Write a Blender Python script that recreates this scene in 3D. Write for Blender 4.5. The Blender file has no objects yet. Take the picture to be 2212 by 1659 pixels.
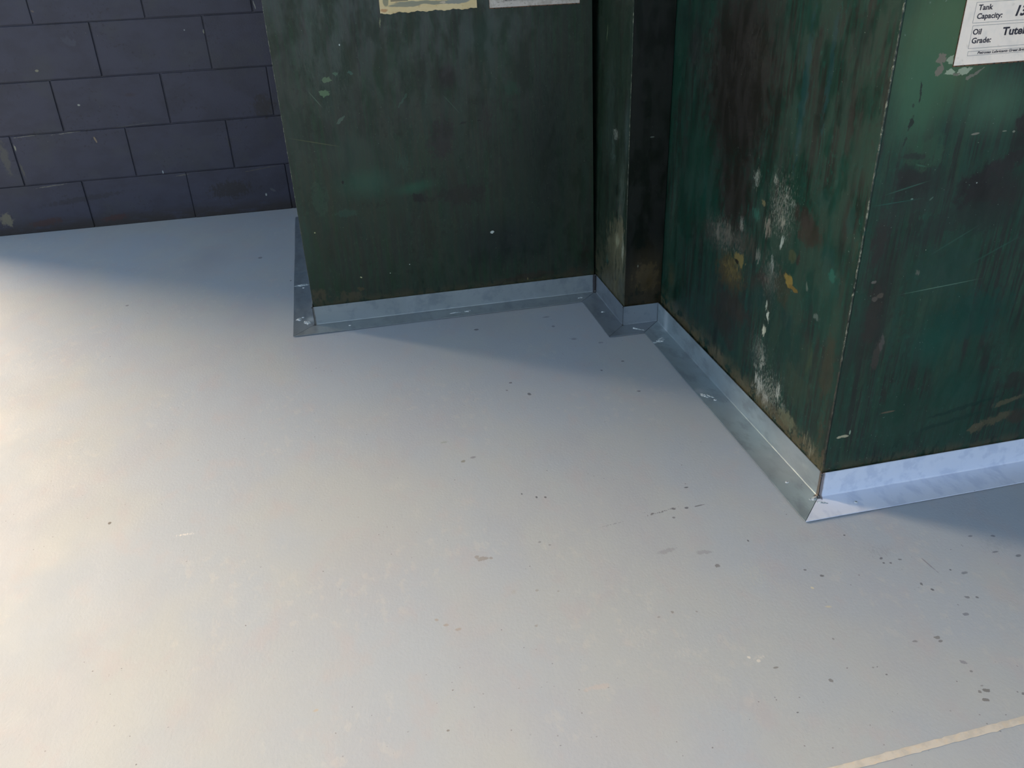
import bpy, bmesh, math, random
from mathutils import Vector, Matrix, noise as mnoise
random.seed(7)
S = bpy.context.scene
COL = S.collection

# ------------------------------------------------------------------ camera
cam_d = bpy.data.cameras.new('camera')
cam = bpy.data.objects.new('camera', cam_d); COL.objects.link(cam)
YAW, PITCH, ROLL, FPX = -0.198659, 0.505363, -0.03989, 1799.93099
cam_d.sensor_fit = 'HORIZONTAL'; cam_d.sensor_width = 36.0
cam_d.lens = FPX / 2212.0 * 36.0
cam_d.clip_start = 0.02
_f = Vector((-math.sin(YAW)*math.cos(PITCH), math.cos(YAW)*math.cos(PITCH), -math.sin(PITCH)))
_r = Vector((math.cos(YAW), math.sin(YAW), 0)); _u = _r.cross(_f)
_r2 = math.cos(ROLL)*_r + math.sin(ROLL)*_u; _u2 = -math.sin(ROLL)*_r + math.cos(ROLL)*_u
_m = Matrix((_r2, _u2, -_f)).transposed().to_4x4()
_m.translation = Vector((0.139622, -2.733376, 1.204561))
cam.matrix_world = _m
S.camera = cam

# ------------------------------------------------------------------ world, daylight, added cool fill, exposure
w = bpy.data.worlds.new('world'); S.world = w; w.use_nodes = True
bg = w.node_tree.nodes['Background']
bg.inputs[0].default_value = (0.74, 0.87, 1.04, 1); bg.inputs[1].default_value = 0.6
S.view_settings.view_transform = 'Standard'; S.view_settings.look = 'None'
S.cycles.max_bounces = 3; S.cycles.adaptive_threshold = .2; S.cycles.diffuse_bounces = 2; S.cycles.glossy_bounces = 2
S.view_settings.gamma = 1.0; S.view_settings.exposure = 1.0
try: S.view_settings.use_curve_mapping = False
except Exception: pass

def area(name, loc, target, sx, sy, power, color, spread=180):
    d = bpy.data.lights.new(name, 'AREA'); d.shape = 'RECTANGLE'; d.size = sx; d.size_y = sy
    d.energy = power; d.color = color; d.spread = math.radians(spread)
    o = bpy.data.objects.new(name, d); COL.objects.link(o); o.location = loc
    o.rotation_euler = (Vector(target) - Vector(loc)).to_track_quat('-Z', 'Y').to_euler()
    return o
# low warm daylight coming in at the side doorway, plus an unseen cool fill added behind the camera
def sun(name, direction, strength, color, angle):
    d = bpy.data.lights.new(name, 'SUN'); d.energy = strength; d.color = color; d.angle = math.radians(angle)
    o = bpy.data.objects.new(name, d); COL.objects.link(o); o.rotation_euler = Vector(direction).to_track_quat('-Z', 'Y').to_euler(); o.location = (-3, 4, 3)
sun('low_hazy_sun', (.43, -.855, -.46), 9.8, (1.0, .72, .45), 52)
area('cool_fill', (.6, -6.2, 1.7), (.6, 0, .9), 4.0, 2.6, 22, (.66, .80, 1.0))

# ------------------------------------------------------------------ helpers
def lin(h):
    c = [int(h[i:i+2], 16)/255 for i in (0, 2, 4)]
    return tuple((x/12.92 if x <= .04045 else ((x+.055)/1.055)**2.4) for x in c)

class Mat:
    """node material on a face; (u, v) are two object axes in metres"""
    def __init__(s, name, base, axes='xz', rough=.5, metal=0., gain=1., warp=.008, wscale=14, spec=.5):
        s.m = bpy.data.materials.new(name); s.m.use_nodes = True
        s.nt = s.m.node_tree; s.N = s.nt.nodes; s.L = s.nt.links
        s.b = s.N['Principled BSDF']; s.gain = gain
        tc = s.N.new('ShaderNodeTexCoord'); sp = s.N.new('ShaderNodeSeparateXYZ'); s.L.new(tc.outputs['Object'], sp.inputs[0])
        cb = s.N.new('ShaderNodeCombineXYZ'); s.sep = sp; s.obj = tc.outputs['Object']
        s.L.new(sp.outputs['XYZ'.index(axes[0].upper())], cb.inputs[0]); s.L.new(sp.outputs['XYZ'.index(axes[1].upper())], cb.inputs[1])
        s.uv = cb.outputs[0] if axes != 'xyz' else tc.outputs['Object']
        n = s.tex('ShaderNodeTexNoise', s.uv, (wscale, wscale, wscale), detail=4, rough=.6)
        sub = s.vm('SUBTRACT', n.outputs['Color'], (.5, .5, .5)); sc = s.vm('MULTIPLY', sub, (warp*2, warp*2, 0))
        s.wuv = s.vm('ADD', s.uv, sc)
        s.col = s.rgb(base)
        s.b.inputs['Roughness'].default_value = rough; s.b.inputs['Metallic'].default_value = metal
        s.b.inputs['Specular IOR Level'].default_value = spec
        s.b.inputs['Base Color'].default_value = s.col
        s.texv = {}
    def rgb(s, c, tint=True):
        l = lin(c) if isinstance(c, str) else c
        g = (s.gain if tint else (s.gain[1]*.86, s.gain[1]*.94, s.gain[1]*.92)) if isinstance(s.gain, tuple) else (s.gain,)*3
        return tuple(min(.95, x*k) for x, k in zip(l, g)) + (1,)
    def vm(s, op, a, b):
        n = s.N.new('ShaderNodeVectorMath'); n.operation = op
        for i, x in enumerate((a, b)):
            if isinstance(x, tuple): n.inputs[i].default_value = x
            else: s.L.new(x, n.inputs[i])
        return n.outputs['Value'] if op in ('LENGTH',) else n.outputs[0]
    def ma(s, op, a, b=0., clamp=False):
        n = s.N.new('ShaderNodeMath'); n.operation = op; n.use_clamp = clamp
        for i, x in enumerate((a, b)):
            if isinstance(x, (int, float)): n.inputs[i].default_value = x
            else: s.L.new(x, n.inputs[i])
        return n.outputs[0]
    def tex(s, kind, vec, scale, detail=3, rough=.55, off=(0, 0, 0), rot=0):
        mp = s.N.new('ShaderNodeMapping'); mp.inputs['Scale'].default_value = scale; mp.inputs['Location'].default_value = off
        mp.inputs['Rotation'].default_value = (0, 0, rot)
        s.L.new(vec, mp.inputs[0]); n = s.N.new(kind); s.L.new(mp.outputs[0], n.inputs['Vector']); n.inputs['Scale'].default_value = 1
        if kind == 'ShaderNodeTexNoise':
            n.inputs['Detail'].default_value = detail; n.inputs['Roughness'].default_value = rough
        return n
    def ramp(s, x, lo, hi, a=0., b=1.):
        n = s.N.new('ShaderNodeMapRange'); n.interpolation_type = 'SMOOTHSTEP'
        n.inputs[1].default_value = lo; n.inputs[2].default_value = hi; n.inputs[3].default_value = a; n.inputs[4].default_value = b
        s.L.new(x, n.inputs[0]); return n.outputs[0]
    def noise(s, su, sv, lo, hi, off=0, detail=3, rough=.62, rot=0):
        return s.ramp(s.tex('ShaderNodeTexNoise', s.uv, (su, sv, su), detail, rough, (off, off*1.7, off), rot).outputs[0], lo, hi)
    def specks(s, scale, r, keep, off=0):
        v = s.tex('ShaderNodeTexVoronoi', s.wuv, (scale, scale, scale), off=(off, off, 0))
        d = s.ramp(v.outputs['Distance'], r, r*.5)
        sp = s.N.new('ShaderNodeSeparateColor'); s.L.new(v.outputs['Color'], sp.inputs[0])
        return s.ma('MULTIPLY', d, s.ma('GREATER_THAN', sp.outputs[0], 1-keep))
    def mix(s, mask, color, strength=1., tint=True):
        if strength != 1.: mask = s.ma('MULTIPLY', mask, strength)
        n = s.N.new('ShaderNodeMix'); n.data_type = 'RGBA'; n.clamp_factor = True
        s.L.new(mask, n.inputs[0])
        if isinstance(s.col, tuple): n.inputs[6].default_value = s.col
        else: s.L.new(s.col, n.inputs[6])
        n.inputs[7].default_value = s.rgb(color, tint)
        s.col = n.outputs[2]; s.L.new(s.col, s.b.inputs['Base Color'])
    def streak(s, kind):
        if kind not in s.texv:
            if kind == 'v': t = s.tex('ShaderNodeTexNoise', s.wuv, (260, 24, 1), 4, .72, (3, 1, 0)).outputs[0]
            elif kind == 's': t = s.tex('ShaderNodeTexNoise', s.uv, (330, 70, 1), 4, .8, (9, 4, 0)).outputs[0]
            elif kind == 'c': t = s.tex('ShaderNodeTexNoise', s.uv, (130, 130, 1), 4, .6, (2, 7, 0)).outputs[0]
            else: t = s.tex('ShaderNodeTexNoise', s.uv, (60, 38, 1), 5, .74, (5, 2, 0)).outputs[0]
            s.texv[kind] = s.ma('MULTIPLY', s.ma('SUBTRACT', t, .5), {'v': 4.2, 's': 5.5, 'n': 3.6, 'c': 3.0}[kind])
        return s.texv[kind]
    def blob(s, u, v, ru, rv, rot, soft, color, st, kind):
        mp = s.N.new('ShaderNodeMapping'); mp.vector_type = 'TEXTURE'; e = 1.3 if kind else 1.12
        mp.inputs['Location'].default_value = (u, v, 0); mp.inputs['Rotation'].default_value = (0, 0, math.radians(rot))
        mp.inputs['Scale'].default_value = (ru*e, rv*e, 1)
        s.L.new(s.wuv if min(ru, rv) > .0028 else s.uv, mp.inputs[0])
        ln = s.vm('LENGTH', mp.outputs[0], (0, 0, 0))
        if kind:
            fall = s.ramp(ln, 1.0, 0., -.45 if kind != 'c' else -.15, {'s': .62, 'v': .8, 'n': 1.2, 'c': 1.4}[kind])
            k = s.ramp(s.ma('ADD', fall, s.streak(kind)), .25, .25+max(.25 if kind != 'c' else .08, soft*.75 if kind != 'c' else 0))
            k = s.ma('MULTIPLY', k, s.ramp(ln, 1.0, .75))
        else: k = s.ramp(ln, 1.0, max(0., 1-max(soft, .12)))
        s.mix(k, color, st, False)
    def marks(s, lst):
        for t in lst: s.blob(*t)
    def bump(s, h, strength, dist):
        n = s.N.new('ShaderNodeBump'); n.inputs['Strength'].default_value = strength; n.inputs['Distance'].default_value = dist
        s.L.new(h, n.inputs['Height'])
        if s.b.inputs['Normal'].links: s.L.new(s.b.inputs['Normal'].links[0].from_socket, n.inputs['Normal'])
        s.L.new(n.outputs[0], s.b.inputs['Normal'])
    def rough(s, x, a, b): s.L.new(s.ramp(x, 0, 1, a, b), s.b.inputs['Roughness'])

def link(name, bm, mat, parent=None, loc=(0, 0, 0)):
    bmesh.ops.recalc_face_normals(bm, faces=bm.faces)
    me = bpy.data.meshes.new(name); bm.to_mesh(me); bm.free()
    o = bpy.data.objects.new(name, me); COL.objects.link(o)
    for m in (mat if isinstance(mat, list) else [mat]): me.materials.append(m.m if isinstance(m, Mat) else m)
    o.location = loc
    if parent: o.parent = parent
    return o
def thing(name, label, cat, group=None, loc=(0, 0, 0)):
    o = bpy.data.objects.new(name, None); COL.objects.link(o); o.empty_display_size = .1
    o['label'] = label; o['category'] = cat; o.location = loc
    if group: o['group'] = group
    return o
def struct(o): o['kind'] = 'structure'; return o
def prism(bm, quad, depth):
    """closed slab from a planar outline and a thickness vector"""
    d = Vector(depth); a = [bm.verts.new(Vector(p)) for p in quad]; b = [bm.verts.new(Vector(p)+d) for p in quad]
    bm.faces.new(a); bm.faces.new(b[::-1]); n = len(a)
    for i in range(n): bm.faces.new((a[i], b[i], b[(i+1) % n], a[(i+1) % n]))
def box(bm, x0, x1, y0, y1, z0, z1):
    prism(bm, [(x0, y0, z0), (x1, y0, z0), (x1, y1, z0), (x0, y1, z0)], (0, 0, z1-z0))
def bevel(bm, w, seg=2):
    bmesh.ops.bevel(bm, geom=list(bm.edges), offset=w, segments=seg, affect='EDGES', profile=.6)
def tube(bm, pts, radf, n=8):
    rings = []
    for i, p in enumerate(pts):
        p = Vector(p); t = (Vector(pts[min(i+1, len(pts)-1)]) - Vector(pts[max(i-1, 0)])).normalized()
        a = t.orthogonal().normalized(); b = t.cross(a); r = radf(i)
        rings.append([bm.verts.new(p + r*(math.cos(2*math.pi*k/n)*a + math.sin(2*math.pi*k/n)*b)) for k in range(n)])
    for A, B in zip(rings, rings[1:]):
        for k in range(n): bm.faces.new((A[k], A[(k+1) % n], B[(k+1) % n], B[k]))
    bm.faces.new(rings[0][::-1]); bm.faces.new(rings[-1])

class Tiles:
    """one coat of paint whose small marks are only evaluated on the cells they touch"""
    def __init__(s, make, marks, au, av): s.make, s.marks, s.au, s.av, s.c, s.mats = make, marks, au, av, {}, []
    def slot(s, pts):
        us = [p[s.au] for p in pts]; vs = [p[s.av] for p in pts]; k = []
        for i, t in enumerate(s.marks):
            r = math.radians(t[4]); ex = 1.31*math.hypot(t[2]*math.cos(r), t[3]*math.sin(r))+.012; ey = 1.31*math.hypot(t[2]*math.sin(r), t[3]*math.cos(r))+.012
            if t[0]+ex > min(us) and t[0]-ex < max(us) and t[1]+ey > min(vs) and t[1]-ey < max(vs): k.append(i)
        k = tuple(k)
        if k not in s.c:
            s.c[k] = len(s.mats); s.mats.append(s.make([s.marks[i] for i in k]))
        return s.c[k]
def grid_face(bm, quad, nu, nv, tiles):
    P = [Vector(p) for p in quad]; V = [[None]*(nu+1) for _ in range(nv+1)]
    for j in range(nv+1):
        for i in range(nu+1):
            V[j][i] = bm.verts.new(P[0].lerp(P[1], i/nu).lerp(P[3].lerp(P[2], i/nu), j/nv))
    for j in range(nv):
        for i in range(nu):
            f = bm.faces.new((V[j][i], V[j][i+1], V[j+1][i+1], V[j+1][i])); f.material_index = tiles.slot([v.co for v in f.verts])
    return V
def slab(bm, quad, depth, nu, nv, tiles):
    d = Vector(depth); V = grid_face(bm, quad, nu, nv, tiles); b = [bm.verts.new(Vector(p)+d) for p in quad]
    bm.faces.new(b[::-1])
    e = [[V[0][i] for i in range(nu+1)], [V[j][nu] for j in range(nv+1)], [V[nv][i] for i in range(nu, -1, -1)], [V[j][0] for j in range(nv, -1, -1)]]
    for k in range(4): bm.faces.new([b[(k+1) % 4], b[k]]+e[k])

# ------------------------------------------------------------------ materials of the setting
def make_floor(marks):
  FM = Mat('floor_paint', 'a0acb8', 'xy', rough=.6, gain=1.0, warp=.004, wscale=60, spec=.08)
  FM.mix(FM.noise(2.2, 1.6, .40, .62, 1, rot=.6), 'a9b0b1', .55)
  FM.mix(FM.noise(5, 2.5, .45, .68, 4, rot=-.5), 'a0a8b3', .5)
  FM.mix(FM.noise(14, 9, .5, .72, 8, rot=.3), 'a8a8af', .4)
  FM.mix(FM.ma('MULTIPLY', FM.noise(40, 25, .54, .66, 3), FM.noise(3, 3, .5, .62, 5, 1)), 'bfc1bc', .18)
  FM.mix(FM.ma('MULTIPLY', FM.specks(95, .16, .10, 3), FM.noise(4, 4, .48, .6, 6, 1)), '6a6a6e', .75)
  FM.mix(FM.ma('MULTIPLY', FM.specks(45, .10, .07, 9), FM.noise(3, 3, .45, .6, 2, 1)), '6a6a6e', .85)
  FM.marks(marks)
  FM.bump(FM.tex('ShaderNodeTexNoise', FM.uv, (180, 130, 1), 2, .65).outputs[0], .22, .0014)
  FM.rough(FM.noise(8, 6, .3, .7, 3), .62, .74)
  return FM
FT = Tiles(make_floor, [(0.3391,-1.3457,0.0166,0.0104,-4,0.35,'86847f',0.637,'n'),
 (0.3272,-1.3379,0.0049,0.0074,0,0.4,'86847f',0.6,'c'),
 (0.3569,-1.3489,0.0049,0.0044,0,0.4,'86847f',0.6,None),
 (0.2319,-1.5191,0.008,0.0043,-10,0.5,'958f86',0.6,'c'),
 (0.2161,-1.5009,0.0045,0.0038,0,0.5,'958f86',0.6,None),
 (0.2539,-1.5374,0.007,0.0036,-10,0.5,'958f86',0.6,None),
 (-0.4906,-0.9964,0.0043,0.0047,20,0.3,'514c46',0.75,None),
 (0.1994,-1.7635,0.0031,0.0023,0,0.4,'6f6b66',0.675,None),
 (-0.0221,-1.6652,0.0056,0.0041,0,0.6,'a8a090',0.6,None),
 (0.8156,-1.4944,0.0084,0.0107,0,0.6,'6a6a6c',0.675,'n'),
 (0.862,-1.2181,0.0064,0.0031,0,0.4,'34343a',0.712,None),
 (0.8016,-1.2881,0.0051,0.0041,0,0.4,'44454c',0.675,None),
 (0.8318,-1.2926,0.0051,0.0041,0,0.4,'44454c',0.675,None),
 (0.7484,-1.2935,0.0092,0.0048,6,0.5,'4c4c50',0.675,'n'),
 (0.8631,-1.292,0.0206,0.0026,5,0.5,'4c4c50',0.675,'n'),
 (0.772,-1.2909,0.0616,0.0041,9,0.6,'55565b',0.637,'s'),
 (0.6437,-1.3057,0.0506,0.0032,7,0.7,'66676c',0.525,'s'),
 (0.7902,-1.3189,0.0041,0.0032,0,0.4,'50525a',0.6,None),
 (0.3879,-0.9533,0.0081,0.0063,0,0.6,'70727a',0.6,None),
 (0.3607,-0.9633,0.0081,0.0052,40,0.5,'70705e',0.6,None),
 (0.3266,-0.8612,0.0168,0.0068,0,0.8,'7c8a7c',0.375,'n'),
 (0.5668,-0.591,0.0053,0.0056,0,0.4,'55565e',0.675,None),
 (0.6045,-0.6715,0.0052,0.008,0,0.4,'4a4c54',0.675,None),
 (0.5466,-0.6321,0.0039,0.0041,0,0.4,'5a5c64',0.6,None),
 (0.5351,-0.193,0.0091,0.0073,0,0.4,'4a4c54',0.675,None),
 (0.5049,-1.1615,0.0027,0.0045,0,0.4,'3c3e44',0.712,None),
 (0.5252,-1.167,0.0032,0.0036,0,0.4,'3c3e44',0.675,None),
 (0.4736,-1.1396,0.0022,0.0036,0,0.4,'3c3e44',0.675,None),
 (1.129,-1.9119,0.0092,0.006,0,0.35,'5d5d5c',0.712,'n'),
 (1.117,-1.9119,0.0046,0.0034,0,0.4,'6a6a69',0.675,'c'),
 (1.116,-1.928,0.0084,0.0051,-10,0.35,'626261',0.712,'n'),
 (1.1297,-1.9006,0.0031,0.0017,0,0.4,'77777a',0.6,None),
 (1.186,-1.9325,0.003,0.0034,0,0.3,'55565a',0.675,'c'),
 (1.127,-1.7832,0.0074,0.005,0,0.4,'6b6c6c',0.675,'n'),
 (1.1276,-1.7929,0.0066,0.004,0,0.4,'66676a',0.675,'n'),
 (1.0817,-1.7823,0.0058,0.003,-10,0.5,'6d7074',0.6,None),
 (1.2518,-1.7052,0.0078,0.0056,-10,0.5,'606670',0.675,'n'),
 (1.2188,-1.7451,0.0085,0.0043,-12,0.5,'666c78',0.637,'c'),
 (1.1344,-1.8465,0.0048,0.0075,40,0.5,'747884',0.6,'c'),
 (1.1336,-1.8684,0.0031,0.0027,0,0.4,'6a6c70',0.637,None),
 (1.1999,-1.6685,0.0035,0.0046,0,0.4,'3c3f46',0.712,'n'),
 (1.1896,-1.6492,0.0036,0.0047,0,0.4,'484b52',0.675,'n'),
 (1.1573,-1.5604,0.0065,0.0039,20,0.5,'4c4e56',0.675,'n'),
 (1.1926,-1.5728,0.0074,0.0038,-15,0.5,'50525a',0.675,'n'),
 (1.1543,-1.5747,0.0028,0.0025,0,0.4,'3e4048',0.675,None),
 (1.1682,-1.5784,0.0028,0.0025,0,0.4,'3e4048',0.675,None),
 (1.2408,-1.6035,0.0027,0.0349,6,0.5,'6e6a74',0.525,'n'),
 (1.2726,-1.628,0.0023,0.0024,0,0.4,'33353c',0.712,None),
 (1.2941,-1.6424,0.009,0.0036,8,0.5,'5b6470',0.6,None),
 (1.3992,-1.6031,0.0083,0.0025,0,0.5,'48505c',0.6,None),
 (1.4369,-1.6253,0.0082,0.0037,10,0.5,'48505c',0.6,None),
 (1.2701,-1.7099,0.0035,0.0033,0,0.4,'4c5058',0.675,None),
 (1.4304,-1.5577,0.0047,0.004,0,0.4,'48505c',0.6,None),
 (1.384,-1.5453,0.0057,0.0027,0,0.4,'505864',0.6,None),
 (0.8814,-1.8269,0.0047,0.0046,-40,0.5,'6a6a6a',0.675,'c'),
 (0.802,-1.7751,0.0057,0.0025,0,0.4,'6e6e6c',0.675,None),
 (1.0104,-1.578,0.0046,0.0031,0,0.4,'4c4e52',0.675,None),
 (0.986,-1.5526,0.0037,0.0026,-15,0.4,'55565a',0.675,None),
 (1.1256,-1.4732,0.0029,0.0021,0,0.4,'303238',0.712,None),
 (0.915,-1.4366,0.0024,0.0036,0,0.4,'404248',0.675,None),
 (0.9391,-1.7385,0.0025,0.0031,0,0.5,'6a6c72',0.6,None),
 (0.9707,-1.8181,0.0024,0.0019,0,0.5,'6e6f72',0.6,None),
 (0.9845,-1.838,0.0024,0.0019,0,0.5,'55565a',0.675,None),
 (0.7903,-1.8739,0.0023,0.0013,0,0.3,'44444a',0.675,None),
 (0.6741,-1.5974,0.0035,0.0035,0,0.5,'7c7c7c',0.675,None),
 (0.7204,-1.6081,0.0026,0.0024,0,0.5,'7c7c7c',0.6,None),
 (0.6427,-1.6035,0.0035,0.0023,0,0.5,'808080',0.6,None),
 (0.4034,-1.5659,0.0035,0.0036,0,0.5,'8a8a86',0.6,None),
 (0.3818,-1.4631,0.0074,0.0079,0,0.9,'9a9c98',0.375,None),
 (0.4292,-1.4699,0.0037,0.004,0,0.5,'8a8c88',0.6,None),
 (0.4709,-1.4836,0.0028,0.0026,0,0.5,'8a8c88',0.6,None),
 (0.471,-1.3233,0.004,0.0031,0,0.5,'74777c',0.6,None),
 (0.4914,-1.3385,0.003,0.003,0,0.5,'74777c',0.6,None),
 (0.8795,-1.5378,0.0552,0.0515,20,0.8,'b9bcb0',0.225,'s'),
 (0.9728,-1.605,0.0036,0.0036,50,0.4,'d3cfae',0.6,None),
 (0.9235,-1.5921,0.0539,0.0366,-20,0.9,'b4bab4',0.15,'s'),
 (0.9762,-1.6601,0.007,0.0034,-25,0.5,'c8c4a4',0.525,None),
 (0.1865,-1.0282,0.0667,0.0389,20,0.8,'c8c9c2',0.15,'s'),
 (0.3413,-1.138,0.0535,0.0448,-15,0.8,'c2c2b8',0.15,'s'),
 (0.5894,-1.6364,0.0514,0.045,-20,0.8,'c6c8c4',0.15,'s'),
 (0.6568,-1.7015,0.0499,0.021,-10,0.8,'c6c8c4',0.15,'s'),
 (0.7841,-1.7456,0.0164,0.0061,0,0.6,'d5d5cc',0.45,'s'),
 (0.766,-1.741,0.0033,0.0031,0,0.4,'dcdcd4',0.6,None),
 (0.78,-1.7537,0.0041,0.004,0,0.4,'dcdcd4',0.525,'c'),
 (-0.3097,-1.0869,0.0358,0.0053,-2,0.6,'f4efe2',0.375,'s'),
 (0.4735,-1.7384,0.0401,0.0099,0,0.8,'b8aeaa',0.375,'n'),
 (0.7916,-0.2432,0.006,0.0072,0,0.4,'55565e',0.525,None),
 (0.9066,-0.4074,0.0115,0.0097,-10,0.6,'50505a',0.375,'n'),
 (0.8322,-0.3565,0.0116,0.01,-20,0.6,'50505a',0.375,None),
 (0.7881,-0.163,0.0154,0.0075,0,0.6,'55565e',0.375,None),
 (0.852,-0.5913,0.004,0.0043,0,0.4,'4c4e56',0.675,None),
 (0.9154,-0.7437,0.0077,0.0051,-8,0.4,'4c4e56',0.675,'n'),
 (0.9327,-0.5511,0.0055,0.0044,0,0.4,'4c4e56',0.675,None),
 (0.8831,0.0004,0.0324,0.0166,0,0.8,'6a6c78',0.3,'n'),
 (-0.6884,0.3945,0.0069,0.0071,0,0.4,'5c5e68',0.6,None),
 (-0.2199,0.7746,0.0097,0.0118,0,0.4,'55565e',0.6,None),
 (-0.0897,0.4666,0.0036,0.0076,0,0.4,'44464e',0.6,None),
 (-0.4362,0.8268,0.117,0.2406,0,0.9,'8a8c98',0.225,None),
 (1.1684,-1.5388,0.0657,0.0331,-10,0.9,'6c6c78',0.188,'s'),
 (1.4117,-1.5877,0.0652,0.0515,0,0.9,'5a6270',0.15,'s'),
 (1.0411,-1.4572,0.0387,0.0284,0,0.9,'9a9ca8',0.225,None),
 (0.7309,-1.4228,0.0385,0.0114,4,0.8,'80828a',0.375,'n'),
 (0.806,-1.4474,0.0287,0.0112,-5,0.8,'7a7c84',0.375,'n')], 0, 1)

def make_wall(marks):
  WM = Mat('navy_block_paint', '33364a', 'xz', rough=.55, gain=(.88, .86, .80), warp=.003, wscale=40)
  WM.mix(WM.noise(6, 9, .4, .65, 2), '282a3a', .6)
  WM.mix(WM.noise(5, 5, .5, .7, 7), '383c44', .5)
  WM.mix(WM.ma('MULTIPLY', WM.noise(60, 60, .55, .68, 7), WM.noise(5, 5, .5, .6, 3)), '1c1d26', .6)
  WM.mix(WM.ma('MULTIPLY', WM.specks(90, .12, .05, 2), WM.noise(4, 4, .45, .6, 4)), '8b8c86', .7)
  WM.mix(WM.ma('MULTIPLY', WM.ramp(WM.sep.outputs[2], .085, .01), WM.noise(10, 30, .25, .55, 3)), '25201c', .85)
  WM.marks(marks)
  WM.bump(WM.tex('ShaderNodeTexNoise', WM.uv, (130, 130, 1), 3, .65).outputs[0], .35, .002)
  return WM
WT = Tiles(make_wall, [(-0.9906,0.4447,0.1155,0.0032,4,0.4,'8a8478',0.75,'n'),
 (-1.1862,0.4422,0.0943,0.0032,4,0.4,'7c776c',0.7,'n'),
 (-0.7601,0.4531,0.1771,0.0024,4,0.5,'63605c',0.6,'n'),
 (-1.1542,0.2122,0.0975,0.0034,4,0.4,'7c766a',0.7,'n'),
 (-0.2167,0.2071,0.1284,0.0031,6,0.4,'5c564c',0.7,'n'),
 (-0.5693,0.2103,0.0496,0.0043,4,0.4,'6a655c',0.7,'n'),
 (-1.0695,0.712,0.0074,0.0056,0,0.3,'8a8570',0.9,None),
 (-0.9404,0.5584,0.0057,0.0039,0,0.3,'a8a8a0',0.9,None),
 (-0.9107,0.403,0.0039,0.0143,15,0.3,'8f7c64',0.9,None),
 (-0.6549,0.2313,0.0031,0.0086,0,0.3,'a8b0b8',0.9,None),
 (-0.3466,0.8297,0.0039,0.0094,0,0.3,'9a9888',0.8,None),
 (-1.2545,0.3945,0.0057,0.0201,0,0.4,'a09c88',0.8,'n'),
 (-1.2534,0.3005,0.0076,0.0617,8,0.6,'5a564a',0.6,'n'),
 (-0.3298,0.3162,0.0042,0.0854,8,0.5,'4a463c',0.6,'n'),
 (-0.2059,0.0812,0.0043,0.0068,0,0.3,'b0b4b0',0.8,None),
 (-0.1115,0.9266,0.003,0.026,10,0.4,'a8a89c',0.8,'n'),
 (-1.2214,0.0465,0.1186,0.0263,6,0.7,'3d2422',0.8,'n'),
 (-0.9143,0.0373,0.102,0.0222,6,0.7,'402220',0.8,'n'),
 (-1.3845,0.0747,0.0465,0.0518,0,0.8,'7c7460',0.7,'n'),
 (-1.3082,0.3577,0.0301,0.1215,0,0.9,'5b584e',0.6,'n'),
 (-0.1451,0.4932,0.0832,0.0826,0,0.9,'26221f',0.7,'n'),
 (-0.3633,0.1192,0.1706,0.067,0,0.9,'221e1a',0.7,'n'),
 (-0.7176,0.5861,0.0311,0.0118,0,0.8,'352a30',0.6,None),
 (-0.9074,0.8208,0.0554,0.0257,-30,0.8,'4a4c5c',0.4,'n'),
 (-0.1694,0.1007,0.0218,0.009,-30,0.6,'5a5c60',0.6,'n'),
 (-0.4271,0.84,0.0029,0.0028,0,0.3,'a8b0b0',0.8,None),
 (-1.0199,0.9462,0.009,0.0053,-30,0.4,'6c5c50',0.7,'n'),
 (-1.0327,0.1391,0.3187,0.0216,5,0.8,'1f2026',0.5,'n'),
 (-1.1556,0.4479,0.0057,0.016,0,0.5,'2a2a30',0.6,None)], 0, 2)

PLAIN = Mat('pale_emulsion', 'b8bcc0', 'xz', rough=.8)
PLAIN.mix(PLAIN.noise(3, 3, .4, .7), 'a9adb2', .6)

# ------------------------------------------------------------------ the setting
def cuts(lo, hi, a, b, n): return [lo]+[a+(b-a)*i/n for i in range(n+1)]+[hi]
xc = cuts(-7, 4.2, -1.6, 1.9, 16); yc = cuts(-6.5, 7, -2.2, 1.5, 17); bm = bmesh.new()
V = [[bm.verts.new((x, y, 0)) for x in xc] for y in yc]; B = [[bm.verts.new((x, y, -.15)) for x in (-7, 4.2)] for y in (-6.5, 7)]
for j in range(len(yc)-1):
    for i in range(len(xc)-1):
        f = bm.faces.new((V[j][i], V[j][i+1], V[j+1][i+1], V[j+1][i])); f.material_index = FT.slot([v.co for v in f.verts])
bm.faces.new((B[1][0], B[1][1], B[0][1], B[0][0])); bm.faces.new([B[0][0], B[0][1]]+V[0][::-1]); bm.faces.new([B[1][1], B[1][0]]+V[-1])
bm.faces.new([B[1][0], B[0][0]]+[r[0] for r in V]); bm.faces.new([B[0][1], B[1][1]]+[r[-1] for r in V[::-1]])
struct(link('floor', bm, FT.mats))
YW = 1.4657; WE = -1.75      # the block wall stops here; the bay beyond it is open to the yard
bm = bmesh.new(); box(bm, WE, 4.2, YW+.007, YW+.2, 0, 3.4)          # mortar bed, then the painted blocks proud of it
tops = [0, .2215, .4465, .669, .8945] + [.8945+.225*i for i in range(1, 12)]
seen = {0: [-1.48, -1.0156, -.553, -.092], 1: [-1.262, -.773, -.326], 2: [-1.485, -1.030, -.568, -.105], 3: [-1.27, -.810, -.340], 4: [-1.03, -.577, -.12]}
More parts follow.
